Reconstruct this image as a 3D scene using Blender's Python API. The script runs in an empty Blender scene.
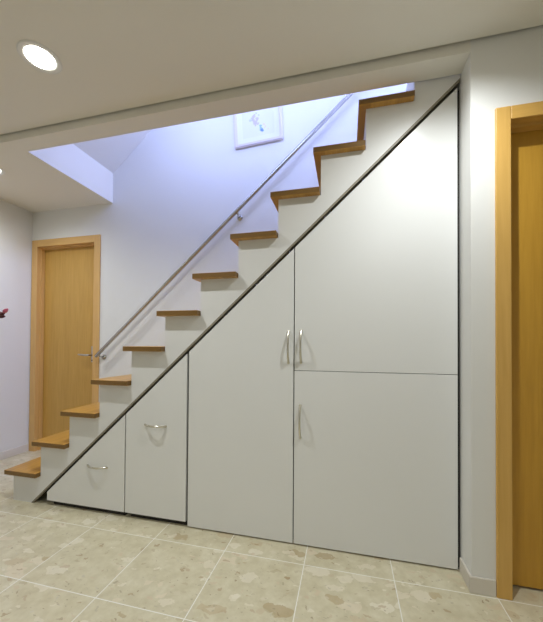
import bpy, bmesh, math, random
from mathutils import Vector, Matrix
random.seed(4)
S = bpy.context.scene
COL = S.collection

# ---------------------------------------------------------------- measures (metres)
CAM = (1.0600, -1.6553, 1.0682)
YAW, PITCH, ROLL, FPX, PPX, PPY = .2406, .0131, .0065, 310.62, 270.09, 340.45
RISE, GO, NOSE1, OVER = .2104, .2297, -1.1795, .0350      # stair rise, going, first nosing, overhang
LIP = .038                                                # nosing past the riser
TH = .030                                                 # tread thickness
D = .787                                                  # back wall
XL, XR2 = -2.0, 3.2                                       # left and right walls of the hall
YF = -3.4                                                 # wall behind the camera
A = -.121                                                 # face of the right wall and of the ceiling drop
XRET = 1.592                                              # return beside the cupboards
ZS, ZC = 2.375, 2.419                                     # soffit and ceiling
XO, ZO = -1.056, 2.653                                    # stair opening, its left end
SL, S0 = .916, .8711                                      # slope of the cupboard fronts
XA, XB, XC, XD = -.2611, .1618, .7871, 1.577

# ---------------------------------------------------------------- node helpers
def mat(name, col, rough=.5, metal=0., spec=.5):
    m = bpy.data.materials.new(name); m.use_nodes = True
    b = m.node_tree.nodes['Principled BSDF']
    b.inputs['Base Color'].default_value = (*col, 1)
    b.inputs['Roughness'].default_value = rough
    b.inputs['Metallic'].default_value = metal
    b.inputs['Specular IOR Level'].default_value = spec
    return m
def nd(m, t, **k):
    n = m.node_tree.nodes.new(t)
    for a, v in k.items(): setattr(n, a, v)
    return n
def lk(m, a, b): m.node_tree.links.new(a, b)
def ramp(m, stops, interp='LINEAR'):
    r = nd(m, 'ShaderNodeValToRGB'); e = r.color_ramp.elements
    r.color_ramp.interpolation = interp
    while len(e) < len(stops): e.new(.5)
    for el, (p, c) in zip(e, stops): el.position = p; el.color = (*c, 1) if len(c) == 3 else c
    return r
def math_(m, op, a, b=None, c=None):
    n = nd(m, 'ShaderNodeMath', operation=op)
    for i, v in enumerate((a, b, c)):
        if v is None: continue
        if isinstance(v, (int, float)): n.inputs[i].default_value = v
        else: lk(m, v, n.inputs[i])
    return n.outputs[0]
def bump(m, h, strength, dist=.002):
    b = nd(m, 'ShaderNodeBump'); b.inputs['Strength'].default_value = strength
    b.inputs['Distance'].default_value = dist
    lk(m, h, b.inputs['Height'])
    lk(m, b.outputs['Normal'], m.node_tree.nodes['Principled BSDF'].inputs['Normal'])

def paint(name, col, rough=.6, scale=260, strength=.15, spec=.3):
    m = mat(name, col, rough, spec=spec)
    tc = nd(m, 'ShaderNodeTexCoord'); n = nd(m, 'ShaderNodeTexNoise')
    n.inputs['Scale'].default_value = scale; n.inputs['Detail'].default_value = 3
    lk(m, tc.outputs['Object'], n.inputs['Vector'])
    bump(m, n.outputs['Fac'], strength)
    return m
def wood(name, dark, light, axis, rough=.4, scale=9, staves=None):
    """straight fine grain along axis ('X','Y','Z')"""
    m = mat(name, light, rough)
    tc = nd(m, 'ShaderNodeTexCoord'); mp = nd(m, 'ShaderNodeMapping')
    sc = {'X': (.06, 1, 1), 'Y': (1, .06, 1), 'Z': (1, 1, .06)}[axis]
    mp.inputs['Scale'].default_value = tuple(s * scale for s in sc)
    lk(m, tc.outputs['Object'], mp.inputs['Vector'])
    n1 = nd(m, 'ShaderNodeTexNoise'); n1.inputs['Scale'].default_value = 6
    n1.inputs['Detail'].default_value = 6; n1.inputs['Distortion'].default_value = .25
    lk(m, mp.outputs[0], n1.inputs['Vector'])
    n2 = nd(m, 'ShaderNodeTexNoise'); n2.inputs['Scale'].default_value = 1.1
    n2.inputs['Detail'].default_value = 3
    lk(m, mp.outputs[0], n2.inputs['Vector'])
    f = math_(m, 'ADD', math_(m, 'MULTIPLY', n1.outputs['Fac'], .6), math_(m, 'MULTIPLY', n2.outputs['Fac'], .4))
    if staves:
        # glued staves across the board, each a shade of its own
        sx = nd(m, 'ShaderNodeSeparateXYZ'); lk(m, tc.outputs['Object'], sx.inputs[0])
        row = math_(m, 'FLOOR', math_(m, 'DIVIDE', sx.outputs[0], staves))
        off = math_(m, 'MULTIPLY', math_(m, 'SINE', math_(m, 'MULTIPLY', row, 12.9)), 3.7)
        lng = math_(m, 'FLOOR', math_(m, 'ADD', math_(m, 'DIVIDE', sx.outputs[1], .42), off))
        cb = nd(m, 'ShaderNodeCombineXYZ'); lk(m, row, cb.inputs[0]); lk(m, lng, cb.inputs[1])
        w = nd(m, 'ShaderNodeTexWhiteNoise', noise_dimensions='3D'); lk(m, cb.outputs[0], w.inputs[0])
        f = math_(m, 'ADD', math_(m, 'MULTIPLY', f, .75), math_(m, 'MULTIPLY', w.outputs['Value'], .25))
    r = ramp(m, [(.3, dark), (.68, light)])
    lk(m, f, r.inputs[0]); lk(m, r.outputs[0], m.node_tree.nodes['Principled BSDF'].inputs['Base Color'])
    bump(m, n1.outputs['Fac'], .05)
    return m

def floor_material():
    m = mat('beige_agglomerate_tile', (.6, .55, .42), .3)
    P = m.node_tree.nodes['Principled BSDF']
    tc = nd(m, 'ShaderNodeTexCoord'); V = tc.outputs['Object']
    sx = nd(m, 'ShaderNodeSeparateXYZ'); lk(m, V, sx.inputs[0])
    T = .4114; GX = -.3703; GY = -.1366
    u = math_(m, 'DIVIDE', math_(m, 'SUBTRACT', sx.outputs[0], GX), T)
    v = math_(m, 'DIVIDE', math_(m, 'SUBTRACT', sx.outputs[1], GY), T)
    fu, fv = math_(m, 'FLOOR', u), math_(m, 'FLOOR', v)
    du = math_(m, 'ABSOLUTE', math_(m, 'SUBTRACT', math_(m, 'FRACT', u), .5))
    dv = math_(m, 'ABSOLUTE', math_(m, 'SUBTRACT', math_(m, 'FRACT', v), .5))
    grout = math_(m, 'GREATER_THAN', math_(m, 'MAXIMUM', du, dv), .5 - .0032 / T / 1.6)
    cb = nd(m, 'ShaderNodeCombineXYZ'); lk(m, fu, cb.inputs[0]); lk(m, fv, cb.inputs[1])
    wn = nd(m, 'ShaderNodeTexWhiteNoise'); lk(m, cb.outputs[0], wn.inputs[0])
    # every tile gets its own piece of stone: shift the pattern per tile
    sh = nd(m, 'ShaderNodeVectorMath', operation='MULTIPLY_ADD')
    lk(m, wn.outputs['Color'], sh.inputs[0]); sh.inputs[1].default_value = (7, 7, 3); lk(m, V, sh.inputs[2])
    nz = nd(m, 'ShaderNodeTexNoise'); nz.inputs['Scale'].default_value = 22; nz.inputs['Detail'].default_value = 3
    lk(m, sh.outputs[0], nz.inputs['Vector'])
    wp = nd(m, 'ShaderNodeVectorMath', operation='MULTIPLY_ADD')
    lk(m, nz.outputs['Color'], wp.inputs[0]); wp.inputs[1].default_value = (.07, .07, .07); lk(m, sh.outputs[0], wp.inputs[2])
    # ground mass
    g = nd(m, 'ShaderNodeTexNoise'); g.inputs['Scale'].default_value = 16; g.inputs['Detail'].default_value = 9; g.inputs['Roughness'].default_value = .62
    lk(m, sh.outputs[0], g.inputs['Vector'])
    base = ramp(m, [(.3, (.56, .495, .33)), (.52, (.64, .58, .41)), (.72, (.71, .655, .49))]); lk(m, g.outputs['Fac'], base.inputs[0])
    col = base.outputs[0]
    # three sizes of embedded chips
    for sc, dens, rad, op, stops in (
        (10, .42, .60, .55, [(0, (.84, .79, .66)), (.5, (.78, .70, .55)), (.70, (.74, .62, .46)), (.88, (.48, .36, .19)), (1, (.36, .24, .10))]),
        (24, .52, .50, .6, [(0, (.82, .76, .62)), (.5, (.48, .40, .24)), (.80, (.66, .54, .38)), (1, (.32, .19, .07))]),
        (60, .80, .45, .7, [(0, (.66, .61, .5)), (.6, (.42, .36, .24)), (1, (.30, .20, .10))])):
        vo = nd(m, 'ShaderNodeTexVoronoi', feature='F1'); vo.inputs['Scale'].default_value = sc
        mp = nd(m, 'ShaderNodeMapping'); mp.inputs['Rotation'].default_value = (0, 0, .5 + sc)
        mp.inputs['Scale'].default_value = (1, 2.0, 1)
        lk(m, wp.outputs[0], mp.inputs['Vector']); lk(m, mp.outputs[0], vo.inputs['Vector'])
        sc_ = nd(m, 'ShaderNodeSeparateColor'); lk(m, vo.outputs['Color'], sc_.inputs[0])
        inside = math_(m, 'MULTIPLY', math_(m, 'LESS_THAN', vo.outputs['Distance'], math_(m, 'MULTIPLY', sc_.outputs[2], rad)),
                       math_(m, 'GREATER_THAN', sc_.outputs[0], dens))
        r = ramp(m, stops); lk(m, sc_.outputs[1], r.inputs[0])
        mx = nd(m, 'ShaderNodeMix', data_type='RGBA')
        lk(m, math_(m, 'MULTIPLY', inside, op), mx.inputs[0]); lk(m, col, mx.inputs[6]); lk(m, r.outputs[0], mx.inputs[7])
        col = mx.outputs[2]
    mx = nd(m, 'ShaderNodeMix', data_type='RGBA'); lk(m, grout, mx.inputs[0]); lk(m, col, mx.inputs[6])
    mx.inputs[7].default_value = (.86, .84, .77, 1)
    lk(m, mx.outputs[2], P.inputs['Base Color'])
    P.inputs['Roughness'].default_value = .28
    bump(m, math_(m, 'SUBTRACT', 1.0, grout), .3, .001)
    return m

M = {}
M['wall'] = paint('white_wallpaper', (.83, .825, .80), .75, 330, .25, .2)
M['ceiling'] = paint('ceiling_paint', (.86, .83, .76), .8, 200, .08, .15)
M['laminate'] = paint('white_laminate', (.84, .84, .825), .24, 420, .02, .4)
M['panel'] = paint('white_stair_paint', (.80, .795, .78), .45, 420, .03, .35)
M['edge'] = mat('edge_band', (.27, .24, .18), .5)
M['carcass'] = mat('dark_carcass_board', (.022, .018, .016), .8)  # near-black colour stands in for the shade in gaps and toe recess
M['base'] = paint('skirting_paint', (.74, .69, .61), .45, 300, .03)
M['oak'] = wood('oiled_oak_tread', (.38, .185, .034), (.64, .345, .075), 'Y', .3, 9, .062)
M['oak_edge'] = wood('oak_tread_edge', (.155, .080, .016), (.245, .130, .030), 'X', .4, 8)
M['beech'] = wood('beech_casing', (.66, .39, .13), (.77, .475, .175), 'Z', .42, 10)
M['beech_h'] = wood('beech_casing_across', (.66, .39, .13), (.77, .475, .175), 'X', .42, 10)
M['leaf'] = wood('beech_door_leaf', (.55, .315, .065), (.65, .385, .095), 'Z', .42, 13)
M['honey'] = wood('honey_beech_casing', (.63, .36, .085), (.74, .45, .125), 'Z', .42, 10)  # same beech as the left door, its warmer light put into the colour
M['honey_h'] = wood('honey_beech_casing_across', (.63, .36, .085), (.74, .45, .125), 'X', .42, 10)
M['honey_leaf'] = wood('honey_beech_leaf', (.53, .275, .028), (.63, .345, .042), 'Z', .42, 13)
M['handle'] = mat('door_handle_steel', (.52, .50, .47), .3, 1.)
M['steel'] = mat('brushed_steel', (.50, .48, .46), .16, 1.)
M['nickel'] = mat('satin_nickel', (.64, .61, .52), .30, 1.)
M['white_metal'] = mat('white_enamel', (.8, .8, .78), .4)
M['frame'] = mat('white_picture_frame', (.72, .65, .66), .4)
M['mat'] = mat('passepartout', (.82, .82, .82), .8)
M['floor'] = floor_material()
m = mat('downlight_glow', (1, 1, 1), .5)
b = m.node_tree.nodes['Principled BSDF']
b.inputs['Emission Color'].default_value = (1, .97, .88, 1); b.inputs['Emission Strength'].default_value = 14
M['glow'] = m
# watercolour sketch: faint washes on white paper (generic blots)
m = mat('watercolour_print', (.78, .78, .78), .8); P = m.node_tree.nodes['Principled BSDF']
M['paper'] = m
M['blot_tan'] = mat('tan_wash', (.62, .54, .48), .8); M['blot_blue'] = mat('blue_wash', (.36, .55, .80), .8)
M['blot_pink'] = mat('pink_wash', (.78, .62, .66), .8); M['blot_grey'] = mat('grey_wash', (.60, .62, .68), .8)
M['twig'] = mat('dark_red_twig', (.09, .012, .018), .5); M['bud'] = mat('pink_bud', (.50, .10, .16), .5)
M['vase'] = paint('glazed_vase', (.55, .53, .48), .25, 60, .05)

# ---------------------------------------------------------------- mesh helpers
def obj(name, bm, m, parent=None, loc=(0, 0, 0), smooth=False):
    bmesh.ops.recalc_face_normals(bm, faces=bm.faces[:])
    me = bpy.data.meshes.new(name); bm.to_mesh(me); bm.free()
    for x in (m if isinstance(m, (list, tuple)) else [m]): me.materials.append(x)
    if smooth:
        for p in me.polygons: p.use_smooth = True
    o = bpy.data.objects.new(name, me); COL.objects.link(o); o.location = loc
    if parent: o.parent = parent
    return o
def thing(name, label, cat, loc=(0, 0, 0), group=None):
    o = bpy.data.objects.new(name, None); COL.objects.link(o); o.location = loc
    o.empty_display_size = .1
    o['label'] = label; o['category'] = cat
    if group: o['group'] = group
    return o
def struct(name, bm=None, m=None, parent=None, loc=(0, 0, 0)):
    if bm is None:
        o = bpy.data.objects.new(name, None); COL.objects.link(o); o.location = loc
    else: o = obj(name, bm, m, parent, loc)
    if not parent: o['kind'] = 'structure'
    return o
def box(bm, a, b, mi=0):
    x0, y0, z0 = a; x1, y1, z1 = b
    v = [bm.verts.new(c) for c in ((x0, y0, z0), (x1, y0, z0), (x1, y1, z0), (x0, y1, z0), (x0, y0, z1), (x1, y0, z1), (x1, y1, z1), (x0, y1, z1))]
    for f in ((0, 3, 2, 1), (4, 5, 6, 7), (0, 1, 5, 4), (1, 2, 6, 5), (2, 3, 7, 6), (3, 0, 4, 7)):
        bm.faces.new([v[i] for i in f]).material_index = mi
    return bm
def bx(a, b, bev=0., seg=2):
    bm = box(bmesh.new(), a, b)
    if bev: bmesh.ops.bevel(bm, geom=bm.edges[:], offset=bev, segments=seg, affect='EDGES', profile=.5)
    return bm
def prism(pts, y0, y1, bev=0., bm=None, side_mi=0):
    """outline in x,z pulled from y0 to y1"""
    bm = bm or bmesh.new()
    a = [bm.verts.new((x, y0, z)) for x, z in pts]; c = [bm.verts.new((x, y1, z)) for x, z in pts]
    f1 = bm.faces.new(a); bm.faces.new(c[::-1]); n = len(pts)
    for i in range(n): bm.faces.new((a[i], c[i], c[(i + 1) % n], a[(i + 1) % n])).material_index = side_mi
    if bev:
        bmesh.ops.bevel(bm, geom=f1.edges[:], offset=bev, segments=2, affect='EDGES', profile=.5)
    return bm
def tube(pts, rad, seg=12, bm=None, caps=True):
    bm = bm or bmesh.new(); pts = [Vector(p) for p in pts]; n = len(pts)
    if not isinstance(rad, (list, tuple)): rad = [rad] * n
    rings = []; up = None
    for i, p in enumerate(pts):
        t = (pts[min(i + 1, n - 1)] - pts[max(i - 1, 0)]).normalized()
        if up is None: up = Vector((0, 0, 1)) if abs(t.z) < .9 else Vector((1, 0, 0))
        s = t.cross(up).normalized(); up = s.cross(t).normalized()
        rings.append([bm.verts.new(p + (s * math.cos(q) + up * math.sin(q)) * rad[i]) for q in (2 * math.pi * k / seg for k in range(seg))])
    for a, b_ in zip(rings, rings[1:]):
        for k in range(seg): bm.faces.new((a[k], a[(k + 1) % seg], b_[(k + 1) % seg], b_[k]))
    if caps: bm.faces.new(rings[0][::-1]); bm.faces.new(rings[-1])
    return bm
def lathe(prof, seg=32, bm=None, axis='Z', at=(0, 0, 0)):
    """profile of (radius, height) about an axis"""
    bm = bm or bmesh.new(); rings = []
    for r, h in prof:
        ring = []
        for k in range(seg):
            q = 2 * math.pi * k / seg; c = (r * math.cos(q), r * math.sin(q), h)
            if axis == 'Y': c = (c[0], h, c[1])
            ring.append(bm.verts.new((c[0] + at[0], c[1] + at[1], c[2] + at[2])))
        rings.append(ring)
    for a, b_ in zip(rings, rings[1:]):
        for k in range(seg): bm.faces.new((a[k], a[(k + 1) % seg], b_[(k + 1) % seg], b_[k]))
    bm.faces.new(rings[0][::-1]); bm.faces.new(rings[-1])
    return bm
def auto_smooth(o, ang=40):
    for p in o.data.polygons: p.use_smooth = True
    o.data.set_sharp_from_angle(angle=math.radians(ang))
    return o

# ---------------------------------------------------------------- the setting
TOP = 5.3
struct('floor', bx((XL - .1, YF - .1, -.1), (XR2 + .1, D + .1, 0)), M['floor'])
bm = bx((XL, YF, ZC), (XR2, A - .012, ZC + .15))
struct('ceiling', bm, M['ceiling'])
# dropped soffit left of the stair opening and the downstand in front of it
bm = bx((XL, A, ZS), (XRET, -.006, ZS + .25))
struct('trim_1', bm, M['ceiling'])
struct('ceiling_lower', bx((XL, -.006, ZS), (XO, D, ZO)), M['ceiling'])
struct('wall_stairwell', bx((XL, -.106, ZS + .25), (XR2, -.006, TOP)), M['wall'])
# sloping underside above the flight, then the flat top
bm = prism([(XO, ZO), (XO + (TOP - ZO) / .87, TOP), (XR2, TOP), (XR2, TOP + .1), (XO - .1, TOP + .1), (XO - .1, ZO)], -.006, D)
struct('ceiling_stairwell', bm, M['wall'])
struct('floor_landing', bx((NOSE1 + 11 * GO + LIP + .02, .02, ZS + .02), (XR2, D, 12 * RISE)), M['panel'])
# back wall with the left door opening
LX0, LX1, LZ = -1.922, -1.249, 2.022          # clear opening of the left door
bm = bmesh.new()
box(bm, (XL, D, 0), (LX0 - .02, D + .12, TOP)); box(bm, (LX1 + .02, D, 0), (XR2, D + .12, TOP))
box(bm, (LX0 - .02, D, LZ + .02), (LX1 + .02, D + .12, TOP))
struct('wall_back', bm, M['wall'])
struct('wall_left', bx((XL - .12, YF, 0), (XL, D + .12, TOP)), M['wall'])
struct('wall_right', bx((XR2, YF, 0), (XR2 + .12, D + .12, TOP)), M['wall'])
struct('wall_front', bx((XL, YF - .12, 0), (XR2, YF, ZC + .15)), M['wall'])
RX0, RX1, RZ = 1.742, 2.49, 2.040             # clear opening of the right door
bm = bmesh.new()
box(bm, (XRET, A, 0), (RX0 - .02, D, ZS + .02)); box(bm, (RX1 + .02, A, 0), (XR2, A + .15, ZS + .02))
box(bm, (RX0 - .02, A, RZ + .02), (RX1 + .02, A + .15, ZS + .02)); box(bm, (XRET, A, ZS + .02), (XR2, -.006, ZS + .25))
struct('wall_alcove', bm, M['wall'])

def skirting(name, a, b, lip):
    bm = bx(a, b, .002)
    return struct(name, bm, M['base'])
H = .070
bm = bx((XL, YF, 0), (XL + .010, D, H), .003)
struct('baseboard_left', bm, M['base'])
bm = bmesh.new()
box(bm, (XRET - .009, A - .009, 0), (1.683, A, H)); box(bm, (XRET - .009, A, 0), (XRET, .0, H))
bmesh.ops.bevel(bm, geom=bm.edges[:], offset=.002, segments=2, affect='EDGES')
struct('baseboard_right', bm, M['base'])
bm = bx((-1.175, D - .010, 0), (NOSE1 + LIP - .02, D, H), .002)
struct('baseboard_back', bm, M['base'])

# ---------------------------------------------------------------- doors
def door(name, x0, x1, zt, yw, recess, cw, handle_x, lever_dir, depth, wv, wh, wl):
    """opening x0..x1, casing width cw on the wall face yw, leaf set back by recess"""
    root = struct(name, loc=(0, 0, 0))
    p = .012                                            # casing stands proud of the wall
    fr = struct('door_frame', bx((x0 - cw, yw - p, 0), (x0, yw, zt + cw), .003), wv, root)
    struct('casing', bx((x1, yw - p, 0), (x1 + cw, yw, zt + cw), .003), wv, fr)
    struct('casing', bx((x0, yw - p, zt), (x1, yw, zt + cw), .003), wh, fr)
    # jambs and head with a stop (rebate) in front of the leaf
    bm = bmesh.new()
    for s, xx in ((1, x0), (-1, x1)):
        a = xx - s * .018; box(bm, (min(a, xx), yw, 0), (max(a, xx), yw + depth, zt + .018))
        box(bm, (min(xx, xx + s * .012), yw + recess * .42, 0), (max(xx, xx + s * .012), yw + recess - .003, zt))
    struct('jamb', bm, wv, fr)
    bm = bmesh.new()
    box(bm, (x0, yw, zt), (x1, yw + depth, zt + .018)); box(bm, (x0 + .012, yw + recess * .42, zt - .014), (x1 - .012, yw + recess - .003, zt))
    struct('head_jamb', bm, wh, fr)
    leaf = struct('door_leaf', bx((x0 + .005, yw + recess, .010), (x1 - .005, yw + recess + .038, zt - .004), .002), wl, root)
    ly = yw + recess
    h = obj('door_handle', bx((-.011, -.006, .885), (.011, 0, 1.04), .003), M['handle'], root, (handle_x, ly, 0))
    bm = tube([(0, -.004, .955), (0, -.045, .955), (lever_dir * .008, -.055, .955), (lever_dir * .03, -.058, .956), (lever_dir * .10, -.056, .960), (lever_dir * .118, -.05, .961)],
              [.010, .010, .010, .0095, .008, .006], 14)
    auto_smooth(obj('lever', bm, M['handle'], h))
    obj('keyhole', lathe([(.006, -.0075), (.006, -.0055)], 16, axis='Y', at=(0, 0, .905)), M['carcass'], h)
    return root
d1 = door('door_1', LX0, LX1, LZ, D, .065, .068, LX1 - .071, -1, .12, M['beech'], M['beech_h'], M['leaf'])
d2 = door('door_2', RX0, RX1, RZ, A, .075, .058, RX1 - .07, -1, .15, M['honey'], M['honey_h'], M['honey_leaf'])

# ---------------------------------------------------------------- staircase
st = thing('staircase', 'white painted staircase with eleven visible oak treads rising to the right', 'staircase', (0, 0, 0))
ZL = lambda x, off=0.: S0 + SL * x + off
GAPV = .033
rx = lambda i: NOSE1 + (i - 1) * GO + LIP             # riser face of step i
pts = [(rx(1), 0)]
for i in range(1, 12): pts += [(rx(i), i * RISE - TH), (rx(i + 1), i * RISE - TH)]
pts += [(rx(12), ZS + .06), (XRET - .002, ZS + .06), (XRET - .002, ZL(XRET - .002, GAPV)), ((0 - S0 - GAPV) / SL, 0)]
# keep the outline clean: each step's top follows under its tread
bm = prism(pts, 0, .018)
obj('side_panel', bm, M['panel'], st)
e0, e1 = GAPV - .014, GAPV
bm = prism([(-(S0 + e0) / SL, 0), (XRET - .003, ZL(XRET - .003, e0)), (XRET - .003, ZL(XRET - .003, e1)), (-(S0 + e1) / SL, 0)], -.0008, .020)
obj('edge_strip', bm, M['edge'], st)
for i in range(1, 12):
    x0 = NOSE1 + (i - 1) * GO; x1 = rx(i + 1) - .004
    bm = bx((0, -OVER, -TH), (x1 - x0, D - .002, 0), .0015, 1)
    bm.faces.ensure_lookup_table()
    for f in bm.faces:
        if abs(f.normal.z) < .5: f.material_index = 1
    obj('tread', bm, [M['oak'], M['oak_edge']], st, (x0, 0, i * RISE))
for i in range(1, 13):
    top = i * RISE - TH if i < 12 else 12 * RISE - .002
    if i == 12: bm = bx((rx(i), .018, 11 * RISE), (rx(i) + .018, D - .002, top))
    else: bm = bx((rx(i), .018, (i - 1) * RISE), (rx(i) + .018, D - .002, top))
    obj('riser', bm, M['panel'], st)

# ---------------------------------------------------------------- cupboards under the stairs
def bow_handle(parent, x, z, length, vertical, out=.028):
    pts, rad = [], []
    n = 16
    for k in range(n + 1):
        t = k / n; s = (t - .5) * length
        y = -out * (1 - abs(2 * t - 1) ** 2.1)
        pts.append((s, y, 0) if not vertical else (0, y, s)); rad.append(.0056 + .0010 * abs(2 * t - 1) ** 4)
    pts[0] = (pts[0][0], .001, pts[0][2]); pts[-1] = (pts[-1][0], .001, pts[-1][2])
    bm = tube(pts, rad, 12)
    for e in (-.5, .5):
        at = (e * length, 0, 0) if not vertical else (0, 0, e * length)
        lathe([(.0075, .001), (.0075, -.003), (.005, -.005)], 14, bm, 'Y', at)
    return auto_smooth(obj('handle', bm, M['nickel'], parent, (x, 0, z)), 50)
FT = .018
def front(name, pts, root): return obj(name, prism(pts, 0, FT, .0012), M['laminate'], root)
def carcass(root, x0, x1, zb, toe=True):
    g = .004; xs = max(x0, (zb + .02 - S0 + .02) / SL)
    pts = [(xs + g, zb), (x1 - g, zb), (x1 - g, ZL(x1 - g, -.012))]
    if ZL(xs + g, -.012) > zb + .003: pts.append((xs + g, ZL(xs + g, -.012)))
    o = obj('body', prism(pts, FT + .001, D - .06), M['carcass'], root)
    if toe: obj('plinth', bx((xs + .03, .022, 0), (x1 - .012, D - .10, zb)), M['carcass'], root)  # set close behind the front, its black stands in for toe-gap shade
ZD, G = .031, .0038
Xt = -.856
c1 = thing('drawer_cabinet', 'white triangular pull-out drawer at the low foot of the stairs', 'cabinet')
carcass(c1, Xt, XA, ZD)
f = front('drawer_front', [(Xt, ZD), (XA - G, ZD), (XA - G, ZL(XA - G)), (Xt, ZL(Xt))], c1)
bow_handle(f, -.464, .291, .145, False)
c2 = thing('drawer_cabinet', 'white narrow slant-topped pull-out drawer right of the small triangular one', 'cabinet')
carcass(c2, XA, XB, ZD)
f = front('drawer_front', [(XA + G, ZD), (XB - .010, ZD), (XB - .010, ZL(XB - .010)), (XA + G, ZL(XA + G))], c2)
bow_handle(f, -.052, .577, .138, False)
c3 = thing('tall_cupboard', 'white tall single-door cupboard with slanted top, between drawers and widest cupboard', 'cupboard')
carcass(c3, XB, XC, .008, False)
f = front('door', [(XB + G, .008), (XC - .003, .008), (XC - .003, ZL(XC - .003)), (XB + G, ZL(XB + G))], c3)
bow_handle(f, .757, 1.055, .168, True)
c4 = thing('wide_cupboard', 'white widest and tallest understair cupboard with one door above another', 'cupboard')
carcass(c4, XC, XRET + .003, .008, False)
zs = .929
f = front('door', [(XC + .0025, zs + .0015), (XD, zs + .0015), (XD, ZL(XD)), (XC + .0025, ZL(XC + .0025))], c4)
f['label'] = 'upper slanted door'
bow_handle(f, .825, 1.058, .168, True)
f = front('door', [(XC + .0025, .008), (XD, .008), (XD, zs - .0015), (XC + .0025, zs - .0015)], c4)
f['label'] = 'lower rectangular door'
bow_handle(f, .822, .658, .172, True)

# ---------------------------------------------------------------- handrail on the back wall
hr = thing('handrail', 'slim round steel handrail sloping up along the wall behind the stairs', 'handrail', (0, 0, 0))
yr = D - .062
a, b_ = Vector((-1.165, yr, .948)), Vector((1.75, yr, 3.545))
u = (b_ - a).normalized()
bm = tube([a, a + u * .004, b_ - u * .004, b_], [.0125, .0150, .0150, .0125], 20)
auto_smooth(obj('rail', bm, M['steel'], hr))
for x in (-1.128, .195, 1.45):
    c = a + u * ((x - a.x) / u.x)
    bm = tube([c + Vector((0, 0, -.012)), c + Vector((0, .006, -.032)), c + Vector((0, .03, -.036)), Vector((c.x, D - .004, c.z - .036))], [.007, .007, .007, .007], 12)
    br = auto_smooth(obj('wall_bracket', bm, M['steel'], hr))
    auto_smooth(obj('rosette', lathe([(.022, D), (.025, D - .002), (.024, D - .009), (.016, D - .016), (.004, D - .018)], 24, axis='Y', at=(c.x, 0, c.z - .036)), M['steel'], br))

# ---------------------------------------------------------------- picture on the stairwell wall
px0, px1, pz0, pz1 = .150, .564, 2.710, 3.230
pc = thing('framed_picture', 'white framed faint watercolour hanging slightly tilted on the stairwell wall above the handrail', 'picture', ((px0 + px1) / 2, D, pz0))
pc.rotation_euler = (0, math.radians(-3.2), 0)
w, h = px1 - px0, pz1 - pz0; fw = .028
def ring(x, z, wdt, y0, y1, bev):
    bm = bmesh.new()
    o = [(-x, 0), (x, 0), (x, z), (-x, z)]; n = [(-x + wdt, wdt), (x - wdt, wdt), (x - wdt, z - wdt), (-x + wdt, z - wdt)]
    V = [[bm.verts.new((p[0], y, p[1])) for p in q] for q in (o, n) for y in (y0, y1)]
    for i in range(4):
        j = (i + 1) % 4
        bm.faces.new((V[0][i], V[0][j], V[2][j], V[2][i])); bm.faces.new((V[1][i], V[1][j], V[3][j], V[3][i]))
        bm.faces.new((V[0][i], V[0][j], V[1][j], V[1][i])); bm.faces.new((V[2][i], V[2][j], V[3][j], V[3][i]))
    bmesh.ops.recalc_face_normals(bm, faces=bm.faces[:])
    if bev: bmesh.ops.bevel(bm, geom=bm.edges[:], offset=bev, segments=3, affect='EDGES')
    return bm
obj('frame', ring(w / 2, h, fw, -.026, 0, .006), M['frame'], pc)
obj('passepartout', ring(w / 2 - fw + .003, h - 2 * fw + .006, .045, -.012, -.009, 0), M['mat'], pc, (0, 0, fw - .003))
pr = obj('print', bx((-w / 2 + fw, -.009, fw), (w / 2 - fw, -.002, h - fw)), M['paper'], pc)
def blots(name, m, spots):
    for cx, cz, r, sx in spots:
        n = 18; ph = random.random() * 6
        q = [(cx + r * sx * (1 + .22 * math.sin(3 * t + ph) + .12 * math.sin(5 * t + 2 * ph)) * math.cos(t),
              cz + r * (1 + .2 * math.cos(2 * t + ph)) * math.sin(t)) for t in (2 * math.pi * k / n for k in range(n))]
        obj(name, prism(q, -.0096, -.0088), m, pr)
blots('painted_mark', M['blot_blue'], [(.025, .125, .018, .8), (.022, .152, .012, .9), (.036, .112, .010, 1.2)])
blots('painted_mark', M['blot_tan'], [(-.025, .19, .022, .8), (-.005, .215, .018, .7), (-.04, .22, .014, .9), (.0, .175, .010, 1.2), (-.03, .245, .016, .9), (-.02, .165, .008, .8)])
blots('painted_mark', M['blot_grey'], [(-.062, .215, .010, 1.4), (-.052, .232, .006, 1.2), (.01, .245, .007, 1.1), (-.01, .265, .008, .9)])
blots('painted_mark', M['blot_pink'], [(.062, .14, .008, .8), (.05, .16, .007, 1.3), (.085, .115, .006, .8), (.055, .128, .005, 1)])

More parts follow.
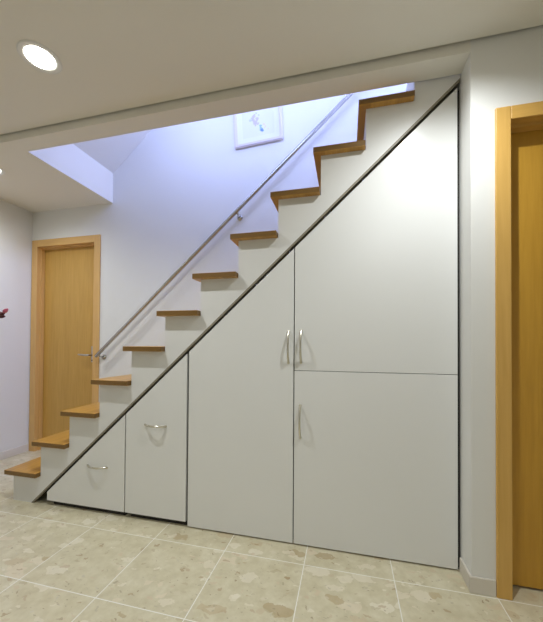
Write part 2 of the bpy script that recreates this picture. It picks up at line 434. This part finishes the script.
# ---------------------------------------------------------------- recessed downlights
def lamp(x, y, z, power, label, spot=2.62, blend=1):
    t = thing('downlight', label, 'ceiling light', (x, y, z))
    bm = bmesh.new(); n = 40
    prof = [(.060, .0), (.068, -.004), (.084, -.005), (.088, -.002), (.088, 0)]
    R = [[bm.verts.new((r * math.cos(2 * math.pi * k / n), r * math.sin(2 * math.pi * k / n), hh)) for k in range(n)] for r, hh in prof]
    for p_, q_ in zip(R, R[1:]):
        for k in range(n): bm.faces.new((p_[k], p_[(k + 1) % n], q_[(k + 1) % n], q_[k]))
    for k in range(n): bm.faces.new((R[-1][k], R[-1][(k + 1) % n], R[0][(k + 1) % n], R[0][k]))
    auto_smooth(obj('trim_ring', bm, M['white_metal'], t))
    obj('lens', lathe([(.060, -.0005), (.060, -.0030), (.054, -.0042)], 40), M['glow'], t)
    L = bpy.data.lights.new('downlight_beam', 'SPOT'); L.energy = power; L.color = (.95, 1, 1.02)
    L.spot_size = spot; L.spot_blend = blend; L.shadow_soft_size = .014
    o = bpy.data.objects.new('downlight_beam', L); COL.objects.link(o); o.location = (x, y, z - .012)
    return t
PW = 48
lamp(-.352, -.505, ZC, PW * 1.12, 'round bright recessed downlight in the upper ceiling at top left')
lamp(1.43, -.525, ZC, PW * 1.1, 'round recessed downlight in the ceiling in front of the widest cupboard')
lamp(-1.535, .085, ZS, PW * .56, 'round recessed downlight in the lowered ceiling before the left door', 2.9)
lamp(-.352, -2.4, ZC, PW * .56, 'round recessed downlight in the ceiling behind the viewer on the left', 2.75)  # rear pair is unseen, added as even fill on the fronts
lamp(1.46, -2.4, ZC, PW * .56, 'round recessed downlight in the ceiling behind the viewer on the right', 2.75)

# bluish daylight of the upper landing: a window at its end and a small lamp
L = bpy.data.lights.new('landing_window_light', 'AREA'); L.energy = 80; L.color = (.40, .50, 1); L.shape = 'RECTANGLE'; L.size = .7; L.size_y = 1.6
o = bpy.data.objects.new('landing_window_light', L); COL.objects.link(o); o.location = (3.15, .39, 4.1)
o.rotation_euler = Vector((-1, 0, -.25)).to_track_quat('-Z', 'Y').to_euler()
L = bpy.data.lights.new('landing_lamp', 'POINT'); L.energy = 40; L.color = (.42, .50, 1); L.shadow_soft_size = .05
o = bpy.data.objects.new('landing_lamp', L); COL.objects.link(o); o.location = (2.6, .20, 4.3)
L = bpy.data.lights.new('stair_window_light', 'AREA'); L.energy = 10.5; L.color = (.40, .50, 1); L.shape = 'RECTANGLE'; L.size = 1.4; L.size_y = .3  # added area light, no window there: evens the blue on the back wall
o = bpy.data.objects.new('stair_window_light', L); COL.objects.link(o); o.location = (.3, .004, 3.0)
o.rotation_euler = Vector((0, 1, 0)).to_track_quat('-Z', 'Y').to_euler()

# ---------------------------------------------------------------- twig reaching in from the left, in its floor vase
tw = thing('flower_twig', 'dark red twig with a pink bud poking in at the left edge of the view', 'twig', (-1.72, .08, .40))
P0 = Vector((-1.72, .08, .40))
way = [(-1.72, .08, .42), (-1.715, .08, .72), (-1.68, .075, 1.0), (-1.60, .055, 1.18), (-1.48, .03, 1.262), (-1.36, .01, 1.276), (-1.285, .0, 1.268), (-1.252, 0, 1.272)]
bm = tube([Vector(p) - P0 for p in way], [.006, .006, .006, .006, .007, .010, .017, .006], 10)
auto_smooth(obj('stem', bm, M['twig'], tw), 60)
def bud(c, d, L_, r):
    c, d = Vector(c) - P0, Vector(d).normalized()
    return tube([c + d * (L_ * t) for t in (0, .12, .3, .5, .7, .88, 1)], [r * .25, r * .65, r, r, r * .8, r * .45, r * .08], 10)
auto_smooth(obj('bud', bud((-1.262, 0, 1.278), (1, 0, .62), .052, .013), M['bud'], tw), 60)
auto_smooth(obj('bud', bud((-1.35, .01, 1.262), (1, .1, -.12), .085, .017), M['twig'], tw), 60)
vs = thing('floor_vase', 'stoneware floor vase holding the red twig, left of the view', 'vase', (-1.72, .08, 0))
bm = bmesh.new()
prof = [(.07, 0), (.085, .03), (.11, .15), (.105, .28), (.06, .42), (.045, .50), (.055, .54), (.048, .54), (.038, .50), (.05, .42), (.09, .28), (.09, .06)]
auto_smooth(obj('body', lathe(prof, 36), M['vase'], vs))

# ---------------------------------------------------------------- world, camera, view
W = bpy.data.worlds.new('World'); S.world = W; W.use_nodes = True
W.node_tree.nodes['Background'].inputs[0].default_value = (.5, .5, .5, 1)
W.node_tree.nodes['Background'].inputs[1].default_value = .1
F = Vector((-math.sin(YAW) * math.cos(PITCH), math.cos(YAW) * math.cos(PITCH), math.sin(PITCH)))
R0 = Vector((math.cos(YAW), math.sin(YAW), 0)); U0 = R0.cross(F)
R1 = R0 * math.cos(ROLL) + U0 * math.sin(ROLL); U1 = -R0 * math.sin(ROLL) + U0 * math.cos(ROLL)
cam = bpy.data.cameras.new('camera'); co = bpy.data.objects.new('camera', cam); COL.objects.link(co)
co.matrix_world = Matrix(((R1.x, U1.x, -F.x, CAM[0]), (R1.y, U1.y, -F.y, CAM[1]), (R1.z, U1.z, -F.z, CAM[2]), (0, 0, 0, 1)))
cam.sensor_fit = 'HORIZONTAL'; cam.sensor_width = 36; cam.lens = 36 * FPX / 543
cam.shift_x = (271.5 - PPX) / 543; cam.shift_y = (PPY - 311) / 543
cam.clip_start = .02
S.camera = co
S.view_settings.view_transform = 'Standard'; S.view_settings.look = 'None'
S.view_settings.gamma = 1; S.view_settings.use_curve_mapping = False
S.view_settings.exposure = 0
